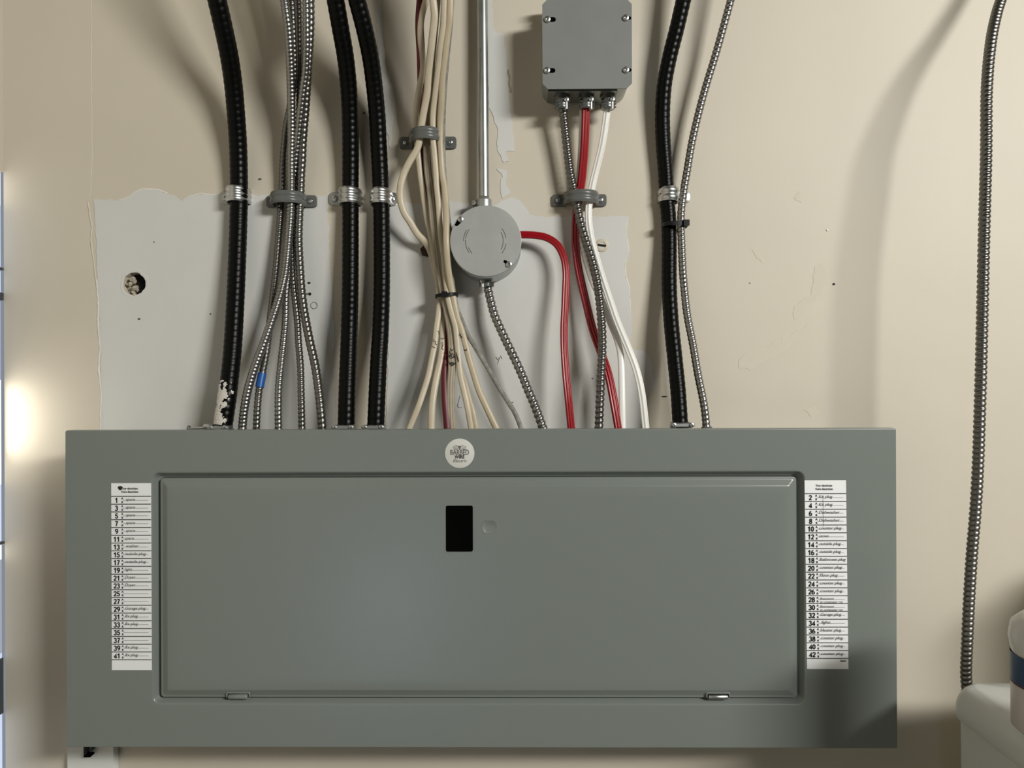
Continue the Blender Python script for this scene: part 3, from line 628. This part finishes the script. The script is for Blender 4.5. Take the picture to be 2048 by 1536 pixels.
def screw(c, r, m='steel', parent=None, ax=(0, -1, 0), name='screw', hex_=False, rot=0.4):
    """pan head with a square drive recess"""
    c = Vector(c); a = Vector(ax).normalized(); u = a.orthogonal().normalized(); v = a.cross(u); n = 16
    def ring(rad, h, sq=0):
        out = []
        for k_ in range(n):
            th = 2 * PI * k_ / n + rot
            rr = rad
            if sq: rr = rad / max(abs(math.cos(2 * PI * k_ / n)), abs(math.sin(2 * PI * k_ / n)))
            out.append(c + a * h + u * rr * math.cos(th) + v * rr * math.sin(th))
        return out
    mb = MB(); mb.rings([ring(r, 0), ring(r, r * .25), ring(r * .88, r * .5), ring(r * .6, r * .62), ring(r * .36, r * .64, 1), ring(r * .30, r * .2, 1)])
    return flat_shade_sharp(mb.build(name, M[m], parent), 40)
# ------------------------------------------------------------------ straps
def hump(cx, half, h, n=18, flatf=.6):
    out = []
    for i in range(n + 1):
        a = PI - PI * i / n
        out.append((cx + half * math.cos(a), max(0, h * abs(math.sin(a)) ** flatf)))
    return out
def sweep_strap(mb, prof, z, wd, t, ribs=0, rib_h=.0012, tilt=0):
    """profile (x, depth) swept over the strap's width; ribs raise rounded beads along the band"""
    nz = 13 if ribs else 3; R = []
    N = len(prof)
    for i, (x, d) in enumerate(prof):
        a = prof[max(0, i - 1)]; b = prof[min(N - 1, i + 1)]; tx, td = b[0] - a[0], b[1] - a[1]; L = math.hypot(tx, td) or 1
        nx, nd = -td / L, tx / L
        if nd < -.01 and False: nx, nd = -nx, -nd
        ring = []
        for j in range(nz):
            s = j / (nz - 1); e = rib_h * (.5 - .5 * math.cos(2 * PI * ribs * s)) if ribs else 0
            ring.append(Vector((x + nx * (t + e), -(d + nd * (t + e)), z + wd * (s - .5) + tilt * x)))
        for j in range(nz - 1, -1, -1):
            s = j / (nz - 1); ring.append(Vector((x, -d, z + wd * (s - .5) + tilt * x)))
        R.append(ring)
    mb.rings(R)
def ear(mb, cx, cz, ex, w, t, side, y=0, pw=.8):
    """rounded tab from cx outward"""
    pts = []
    r = w / 2
    for k_ in range(13):
        a = -PI / 2 + PI * k_ / 12
        pts.append((cx + side * (ex - r * .8 + r * .8 * abs(math.cos(a)) ** pw), cz + r * math.copysign(abs(math.sin(a)) ** pw, math.sin(a))))
    pts = [(cx, cz - r)] + pts + [(cx, cz + r)]
    mb.rings([[Vector((x, -(y), z)) for x, z in pts], [Vector((x, -(y + t * .8), z)) for x, z in pts], [Vector((cx + (x - cx) * .97, -(y + t), cz + (z - cz) * .93)) for x, z in pts]])
def plastic_strap(pxl, pxr, pya, xl, xr, h, label, wpx=24, tilt=0):
    """pxl/pxr outer ear tips, xl/xr arch feet in px at the wall"""
    A = P(pxl, pya, .002); B = P(pxr, pya, .002); L = P(xl, pya, .002); R = P(xr, pya, .002); zc = (A.z + B.z) / 2; wd = wpx / F
    o = empty('grey_strap', ((A.x + B.x) / 2, 0, zc - wd / 2), label, 'cable strap', 'grey plastic two-hole straps')
    mb = MB(); prof = [(L.x - .002, .0008)] + hump((L.x + R.x) / 2, (R.x - L.x) / 2, h, 22, .62) + [(R.x + .002, .0008)]
    sweep_strap(mb, prof, zc, wd * .96, .0026, 2, .0011, tilt)
    flat_shade_sharp(mb.build('arch', M['strapgrey'], o), 50)
    for s, E, Fo in ((-1, A, L), (1, B, R)):
        mb = MB(); ear(mb, Fo.x, zc + tilt * Fo.x, abs(E.x - Fo.x), wd, .0034, s, .0006, .5); flat_shade_sharp(mb.build('ear', M['strapgrey'], o), 40)
        c = Vector((E.x - s * .0075, -.004, zc + tilt * E.x)); 
        mb = MB(); mb.lathe(c, [(.0046, 0), (.0046, .0008), (.0034, .0009), (.0032, .0002)], n=20); mb.build('washer_rim', M['strapgrey'], o)
        screw(c + Vector((0, -.0002, 0)), .0030, 'steel', o)
    return o
plastic_strap(799, 913, 286, 826, 888, .0440, 'grey plastic strap holding the cream cable bundle, upper of the grey straps')
plastic_strap(533, 634, 403, 550, 611, .0300, 'grey plastic strap over the bundle of silver armoured cables')
plastic_strap(1104, 1213, 401, 1130, 1192, .0290, 'grey plastic strap over the red, white and dark cables right of the round box')
def metal_strap(cpx, pya, half_px, h, side, ear_px, label, ribs=3, wpx=30, crumple=False):
    c = P(cpx, pya, .002); e = P(ear_px, pya, .002); half = half_px / F; wd = wpx / F
    o = empty('conduit_strap', (c.x, 0, c.z - wd / 2), label, 'cable strap', 'galvanised one-hole straps')
    mb = MB(); sweep_strap(mb, hump(c.x, half, h, 20, .75), c.z, wd, .0011, ribs, .0013)
    mb.build('band', M['steel'], o)
    mb = MB(); foot = c.x + side * half; ear(mb, foot - side * .002, c.z - .0008, abs(e.x - foot) + .002, wd * .86, .0022, side)
    if crumple:
        mb.V = [v + Vector((0, -.003 * abs(noise.noise(v * 300)), 0)) for v in mb.V]
    flat_shade_sharp(mb.build('ear', M['galv' if not crumple else 'steel'], o), 40)
    screw(Vector((e.x - side * .0085, -.0022, c.z - .0008)), .0040, 'steel', o)
    return o
metal_strap(479.5, 394, 20.5, .0252, -1, 438, 'galvanised strap over the leftmost black cable')
metal_strap(701.5, 396, 20, .0236, -1, 657, 'galvanised strap on the black cable right of the silver bundle', wpx=31)
metal_strap(763, 397, 19.5, .0236, 1, 797, 'galvanised strap on the black cable left of the cream bundle, bent ear at right', crumple=True)
metal_strap(1335, 393, 19, .0214, 1, 1381, 'shiny strap over the right black cable, its ear behind the silver cable', ribs=2, wpx=27)

# zip ties
def tie(px0, px1, py, da, db, label, wd=.0046, tilt=0, tail=None):
    A = P(px0, py, (da + db) / 2); B = P(px1, py, (da + db) / 2); cx = (A.x + B.x) / 2; rx = (B.x - A.x) / 2; cd = (da + db) / 2; rd = (db - da) / 2
    R = []
    for i in range(36):
        a = 2 * PI * i / 36; ca, sa = math.cos(a), math.sin(a)
        x = math.copysign(abs(ca) ** .7, ca); y = math.copysign(abs(sa) ** .7, sa)
        ring = []
        for (s, zz) in ((1, -.5), (1, .5), (1 + .0014 / rd, .5), (1 + .0014 / rd, -.5)):
            ring.append(Vector((cx + rx * x * (1 + (s - 1) * rd / rx), -(cd + rd * y * s), A.z + wd * zz + tilt * (rx * x))))
        R.append(ring)
    mb = MB(); mb.rings(R + [R[0]], False, False)
    o = flat_shade_sharp(mb.build('zip_tie', M['blackp']), 40); tag(o, label, 'cable tie')
    hx = tail if tail is not None else .2; c = Vector((cx + rx * hx, -(cd + rd + .001), A.z + tilt * rx * hx))
    mb = MB(); mb.box(c.x - .0035, c.x + .0035, c.y - .0028, c.y + .001, c.z - .0036, c.z + .0036); mb.build('tie_head', M['blackp'], o, False)
    return o
tie(873, 914, 592, .009, .040, 'black zip tie gathering the cream cables below the round box', wd=.0042, tilt=.10, tail=-.1)
tie(1326, 1372, 451, -.0005, .0285, 'black zip tie joining the right black and silver cables', wd=.0052, tail=.80)

# ------------------------------------------------------------------ square junction box
q0 = P(1085, 178, .0565); q1 = P(1263.5, -3, .0565)
jb = empty('junction_box', ((q0.x + q1.x) / 2, 0, q0.z), 'square grey steel junction box with four cover screws at top centre', 'junction box')
x0, x1, z0, z1 = q0.x, q1.x, q0.z, q1.z
mb = MB()
mb.rings([rrect(x0 + .001, x1 - .001, z0 + .001, z1 - .001, r, -d, 6) for d, r in ((.0005, .016), (.030, .016), (.0545, .016))], True, True)
jbody = mb.build('body', M['galv'], jb); flat_shade_sharp(jbody, 50)
def cham(x0, x1, z0, z1, c, y): return [Vector(p) for p in ((x0 + c, y, z0), (x1 - c, y, z0), (x1, y, z0 + c), (x1, y, z1 - c), (x1 - c, y, z1), (x0 + c, y, z1), (x0, y, z1 - c), (x0, y, z0 + c))]
def keyhole(cx, cz, r, ex, s=1, n=8):
    """slot from cx to cx+ex"""
    a0, a1 = (cx, cx + ex) if ex > 0 else (cx + ex, cx)
    out = [Vector((a1 + r * math.cos(a), 0, cz + r * math.sin(a))) for a in [-PI / 2 + PI * k_ / n for k_ in range(n + 1)]]
    out += [Vector((a0 + r * math.cos(a), 0, cz + r * math.sin(a))) for a in [PI / 2 + PI * k_ / n for k_ in range(n + 1)]]
    return out
sc = [(1095, 39, 1), (1251.5, 36, 0), (1094, 141, 1), (1252, 140, 0)]
outer = cham(x0, x1, z0, z1, .0065, -.0565)
holes = []
for px_, py_, kk in sc:
    p = P(px_, py_, .0565)
    holes.append([Vector((v.x, -.0565, v.z)) for v in (keyhole(p.x, p.z, .0030, .0072) if kk else keyhole(p.x, p.z, .0022, .0045))])
V, Fs = fill_poly(outer, holes); mb = MB(); mb.add(V, Fs)
mb.rings([cham(x0, x1, z0, z1, .0065, -.0548), cham(x0, x1, z0, z1, .0065, -.0562), outer], False, False)
for h in holes: mb.rings([h, [v + Vector((0, .0016, 0)) for v in h]], False, False)
lid = mb.build('lid', M['boxgrey'], jb, False)
for h in holes:
    mb = MB(); mb.rings([[v + Vector((0, .0012, 0)) for v in h], [v + Vector((0, .0016, 0)) for v in h]], True, True); mb.build('slot_floor', M['pureblack'], lid, False)
for px_, py_, kk in sc: screw(P(px_, py_, .0568), .0040, 'steel', lid)
for (px_, py_) in ((1176, 41), (1128, 97), (1176, 136)):   # shallow dimples
    p = P(px_, py_, .0565); mb = MB(); mb.lathe(p, [(.0055, 0), (.0035, .00005), (.0012, .00012)], n=14); mb.build('dimple', M['boxgrey'], lid)
# bottom flange of the lid carrier
p0 = P(1100, 190, .05); mb = MB(); mb.box(x0 + .007, x0 + .0915, -.052, -.0465, z0 - .0012, z0 + .004); mb.build('bottom_flange', M['steeldark'], jb, False)
mb = MB(); mb.box(x0 + .007, x1 - .016, -.044, -.008, z0 + .0002, z0 + .0008); mb.build('bottom_plate', M['steeldark'], jb, False)
# clamp connectors
def connector(c, r, ax, label, parent_name='cable_connector', scr=1, ln=.016, col='steeldark', saddle=True, group='cable clamp connectors', side=1):
    """collar along ax from c, two screws and a saddle bar on the camera side"""
    c = Vector(c); a = Vector(ax).normalized(); o = empty(parent_name, c, label, 'connector', group)
    mb = MB(); mb.lathe(c, [(r * 1.25, 0), (r * 1.25, ln * .18), (r * 1.02, ln * .22), (r * 1.02, ln * .60), (r * 1.18, ln * .64), (r * 1.18, ln * .95), (r * 1.08, ln)], a, 24)
    flat_shade_sharp(mb.build('collar', M[col], o), 35)
    u = Vector((1, 0, 0)); f = Vector((0, -1, 0))
    if saddle:
        mb = MB(); b = c + a * ln * .8
        for s in (-.55, 0, .55):
            mb.cyl(b + f * r * 1.05 + a * s * ln * .4 - u * r * 1.15, b + f * r * 1.05 + a * s * ln * .4 + u * r * 1.25, r * .13, n=8)
        mb.build('saddle', M['steeldark'], o)
        screw(b + f * r * 1.12 - a * ln * .35 + u * side * r * .62, r * .42, 'steel', o)
        mb = MB(); q = b + f * r * .95 + u * side * r * .62; mb.cyl(q - a * ln * .2, q + a * ln * .35, r * .30, n=10); mb.build('screw_lug', M['steel'], o)
    return o
for px_, lb in ((1124, 'left clamp connector under the square box, gripping the armoured cable'), (1173, 'middle clamp connector under the square box, gripping the red cable'), (1215, 'right clamp connector under the square box, gripping the white cable')):
    c = P(px_, 196, .031); c.z = z0 + .0005; connector(c, .0078, (0, 0, -1), lb, ln=.0165)
for px_, lb in ((1112, 'dark connector nub on the top edge of the square box, left'), (1160, 'dark connector nub on the top edge of the square box, right')):
    c = P(px_, 2, .03); c.z = z1; connector(c, .008, (0, 0, 1), lb, ln=.014)
# ------------------------------------------------------------------ round junction box
rc = P(971.5, 482, .047); rr = 71.5 / F * .953
rb = empty('round_junction_box', (rc.x, 0, rc.z - rr), 'round galvanised junction box between the cream bundle and red cable', 'junction box')
mb = MB(); mb.lathe((rc.x, 0, rc.z - .002), [(rr * .985, .0003), (rr * .985, .045)], n=64); flat_shade_sharp(mb.build('body', M['galv'], rb), 50)
def circ_(r, y, n=64): return [Vector((rc.x + r * math.cos(2 * PI * i / n), y, rc.z + r * math.sin(2 * PI * i / n))) for i in range(n)]
hs = []
for (px_, py_, tx, ty) in ((921, 439, -8, 8), (1018, 529, -8, -6)):
    p = P(px_, py_, .047); t_ = P(px_ + tx, py_ + ty, .047); dv = (t_ - p); L = dv.length; ang = math.atan2(dv.z, dv.x)
    kh = keyhole(0, 0, .0032 if tx * ty < 0 else .0020, L)
    hs.append(([Vector((p.x + v.x * math.cos(ang) - v.z * math.sin(ang), -.047, p.z + v.x * math.sin(ang) + v.z * math.cos(ang))) for v in kh], p))
V, Fs = fill_poly(circ_(rr - .0006, -.047), [h for h, _ in hs]); mb = MB(); mb.add(V, Fs)
mb.rings([circ_(rr, -.0452), circ_(rr, -.0466), circ_(rr - .0006, -.047)], False, False)
for h, _ in hs: mb.rings([h, [v + Vector((0, .0014, 0)) for v in h]], False, False)
rl = flat_shade_sharp(mb.build('lid', M['lidgalv'], rb), 30)
for h, _ in hs:
    mb = MB(); mb.rings([[v + Vector((0, .0010, 0)) for v in h], [v + Vector((0, .0014, 0)) for v in h]]); mb.build('slot_floor', M['pureblack'], rl, False)
for _, p in hs: screw(p + Vector((0, -.0003, 0)), .0038, 'steel', rl)
for r_, a0, a1 in ((43 * k, 145, 172), (43 * k, 176, 215), (39 * k, 200, 222), (43 * k, -38, -8), (43 * k, 8, 38), (47 * k, 150, 180), (37 * k, -30, 30)):
    R = []; mb = MB()
    for i in range(9):
        a = math.radians(a0 + (a1 - a0) * i / 8)
        R.append([Vector((rc.x + (r_ + o_) * math.cos(a), -.047 - h_, rc.z + (r_ + o_) * math.sin(a))) for o_, h_ in ((-.0005, 0), (-.0002, .0002), (.0002, .0002), (.0005, 0))])
    mb.rings(R, False, False, False); mb.build('stamped_arc', M['pencil'], rl)
c = P(968, 407, .019); c.z = rc.z + rr * .97
ct = empty('conduit_connector', c, 'set-screw connector joining the steel conduit to the round box', 'connector')
mb = MB(); mb.lathe(c, [(.0098, 0), (.0098, .0135), (.0094, .0150), (.0080, .0160)], (0, 0, 1), 28); flat_shade_sharp(mb.build('collar', M['galv'], ct), 40)
screw(c + Vector((-.0122, -.0042, .0100)), .0034, 'steel', ct, ax=(-.4, -1, 0)); mb = MB(); mb.cyl(c + Vector((-.006, -.001, .0100)), c + Vector((-.0142, -.001, .0100)), .0038, n=14); mb.build('screw_boss', M['steeldark'], ct)
c = P(973, 558, .020); c.z = rc.z - rr * .97; connector(c, .0076, (0, 0, -1), 'clamp connector under the round box', ln=.010, side=-1, saddle=True)
c = P(1040, 469.5, .024); 
# ------------------------------------------------------------------ clamps on top of the panel
def top_clamp(px0, px1, cpx, label, bar=True, h=.0085):
    a = P(px0, 850, .05); b = P(px1, 850, .05); c = P(cpx, 850, .05); z = BT + .0002
    o = empty('cable_connector', (c.x, -.05, z), label, 'connector', 'cable connectors on top of the panel')
    r = .0125
    mb = MB(); mb.lathe((c.x, -.05, z), [(r, 0), (r, h * .45), (r * .93, h * .55), (r * .96, h * .9), (r * .9, h)], (0, 0, 1), 26); flat_shade_sharp(mb.build('collar', M['steeldark'], o), 35)
    mb = MB(); zz = z + h * .72
    mb.box(a.x, b.x, -.0665, -.0640, zz - .0018, zz + .0018); flat_shade_sharp(mb.build('saddle_bar', M['galv'], o), 30)
    for x_ in (a.x + .004, b.x - .004):
        mb = MB(); mb.cyl((x_, -.0640, zz), (x_, -.050, zz), .0020, n=10); mb.build('screw_shank', M['steel'], o)
        screw((x_, -.0665, zz), .0030, 'steel', o)
    return o
top_clamp(424, 466, 446, 'clamp connector on the panel top under the leftmost black cable')
top_clamp(669, 714, 692, 'clamp connector on the panel top under the black cable right of the silver bundle')
top_clamp(728, 774, 751, 'clamp connector on the panel top under the black cable near the cream bundle')
top_clamp(1336, 1384, 1361, 'clamp connector on the panel top under the right black cable', h=.0105)
c = P(1413.5, 850, .05); c.z = BT + .0002
mb = MB(); mb.lathe(c, [(.0085, 0), (.0085, .0020), (.0066, .0030), (.0062, .0048)], (0, 0, 1), 6); tag(flat_shade_sharp(mb.build('cable_connector', M['steeldark'])), 'low hex connector on the panel top under the bright right silver cable', 'connector', 'cable connectors on top of the panel')
# long clamp screw lying left of the first connector
c = P(404, 854.5, .058); lsb = empty('clamp_screw', (c.x, c.y, c.z), 'long steel clamp screw jutting left on the panel top', 'screw')
mb = MB(); A = P(380, 857, .058); B = P(430, 854.5, .058); mb.cyl(A, B, .0016, n=12); mb.build('shank', M['steel'], lsb)
mb = MB(); mb.cyl(P(408, 853.5, .058), P(426, 853.5, .058), .0036, n=16, bevel=.0005); mb.build('nut', M['steel'], lsb)
mb = MB(); mb.cyl(P(375.5, 856.5, .058), P(380, 856.5, .058), .0034, n=16, bevel=.0005); mb.build('head', M['steeldark'], lsb)

# ------------------------------------------------------------------ plate below the panel
p0 = P(133, 1494, .012); p1 = P(228, 1494, .012)
pl = empty('white_cover_plate', ((p0.x + p1.x) / 2, 0, p0.z - .16), 'white plastic cover plate poking out below the panel\'s left end', 'cover plate')
mb = MB(); mb.rings([rrect(p0.x, p1.x, p0.z - .16, p0.z + .05, .004, y) for y in (-.0005, -.010)] + [rrect(p0.x + .001, p1.x - .001, p0.z - .159, p0.z + .049, .004, -.012)])
flat_shade_sharp(mb.build('plate', M['plate'], pl), 40)
a = P(171, 1480, .018); b = P(184, 1511, .018)
ck = empty('wire_clip', (a.x, a.y, b.z), 'small dark metal clip hanging over the white plate', 'clip')
mb = MB(); mb.box(a.x - .0004, a.x + .0004, -.022, -.0125, b.z, a.z); mb.box(a.x + .0012, a.x + .0018, -.022, -.0125, b.z, a.z); mb.build('prong', M['frame'], ck, False)
mb = MB(); mb.box(a.x, b.x, -.022, -.0125, b.z - .0004, b.z + .0022); mb.build('foot', M['pureblack'], ck, False)
mb = MB(); mb.box(b.x, b.x + .0006, -.022, -.0125, b.z + .006, a.z); mb.build('prong', M['frame'], ck, False)

# ------------------------------------------------------------------ washing machine, bottle
mbk = P(1912, 1430, .15); tz = P(1930, 1365, .15).z
wx0 = mbk.x; wx1 = wx0 + .68; yb, yf = -.15, -.78
wm = empty('washing_machine', ((wx0 + wx1) / 2, -.46, 0), 'white enamelled washing machine in the lower right corner', 'washing machine')
mb = MB()
def hor(x0, x1, y0, y1, r, z, seg=5): return [Vector((v.x, v.z, z)) for v in rrect(x0, x1, y0, y1, r, 0, seg)]
mb.rings([hor(wx0, wx1, yf, yb, .012, z) for z in (.02, tz - .036)]); flat_shade_sharp(mb.build('cabinet', M['enamel'], wm), 50)
o_ = .0075; H_ = .030; mb = MB(); rings = []
rt = .022
rings.append(hor(wx0 + .001, wx1 - .001, yf, yb - .0, .014, tz - .036))
rings.append(hor(wx0 - o_ * .7, wx1 + o_, yf - o_, yb + .001, .016, tz - .0345))
rings.append(hor(wx0 - o_, wx1 + o_, yf - o_, yb + .001, .016, tz - .030))
for i in range(8):
    a = PI / 2 * i / 7; ins = rt * (1 - math.cos(a)); rings.append(hor(wx0 - o_ + ins, wx1 + o_ - ins, yf - o_ + ins, yb + .001 - ins * .15, max(.004, .018 - ins * .3), tz - rt + rt * math.sin(a)))
rings.append(hor(wx0 + .05, wx1 - .05, yf + .05, yb - .02, .01, tz + .0002))
mb.rings(rings); mb.build('top', M['enamel'], wm)
mb = MB(); R_ = [hor(wx0 + .09, wx1 - .09, yf + .06, yb - .12, .03, z) for z in (tz, tz + .004)]; mb.rings(R_ + [hor(wx0 + .095, wx1 - .095, yf + .065, yb - .125, .03, tz + .006)]); flat_shade_sharp(mb.build('lid', M['enamel'], wm), 40)
for sx in (wx0 + .05, wx1 - .05):
    for sy in (yb - .05, yf + .05):
        mb = MB(); mb.cyl((sx, sy, 0), (sx, sy, .02), .02, n=16); mb.build('foot', M['blackp'], wm)
# bottle
rB = .042
bc = P(2037, 1400, .29); bx_, by_, bz_ = bc.x + rB, -.29, tz + .0065
bt = empty('bottle', (bx_, by_, bz_), 'pale bottle with a navy label standing on the machine at the right edge', 'bottle')
ztop = P(2045, 1232, .29).z - bz_
mb = MB(); hB = ztop * .60
mb.lathe((bx_, by_, bz_), [(rB * .9, 0), (rB, .004), (rB, hB), (rB * .96, hB + .004)], (0, 0, 1), 40); mb.build('bottle_body', M['bottle'], bt)
mb = MB(); mb.lathe((bx_, by_, bz_), [(rB * 1.012, ztop * .42), (rB * 1.012, ztop * .66)], (0, 0, 1), 40, False, False); mb.build('label_band', M['navy'], bt, label='navy printed band')
mb = MB(); mb.lathe((bx_, by_, bz_), [(rB * 1.014, ztop * .405), (rB * 1.014, ztop * .42)], (0, 0, 1), 40, False, False); mb.build('label_edge', M['maroon'], bt, label='thin maroon edge')
mb = MB(); mb.lathe((bx_, by_, bz_ + hB + .004), [(rB * .96, 0), (rB * 1.0, .004), (rB * 1.05, .016), (rB * 1.0, ztop - hB - .014), (rB * .80, ztop - hB - .006), (rB * .5, ztop - hB - .004)], (0, 0, 1), 40); mb.build('bottle_cap', M['cap'], bt)
# added box outside the view, casts the soft shadow on the wall
ca = empty('shadow_carton', (.83, -.225, tz + .001), 'unseen box added on the machine past the right edge to cast a wall shadow', 'shadow_carton')
mb = MB(); mb.box(.75, .91, -.29, -.17, tz + .001, tz + .175); mb.build('box_body', M['box2'], ca, False)
for y0_, y1_ in ((-.291, -.2305), (-.2295, -.169)):
    mb = MB(); mb.box(.749, .911, y0_, y1_, tz + .1751, tz + .1775); mb.build('flap', M['box2'], ca, False)
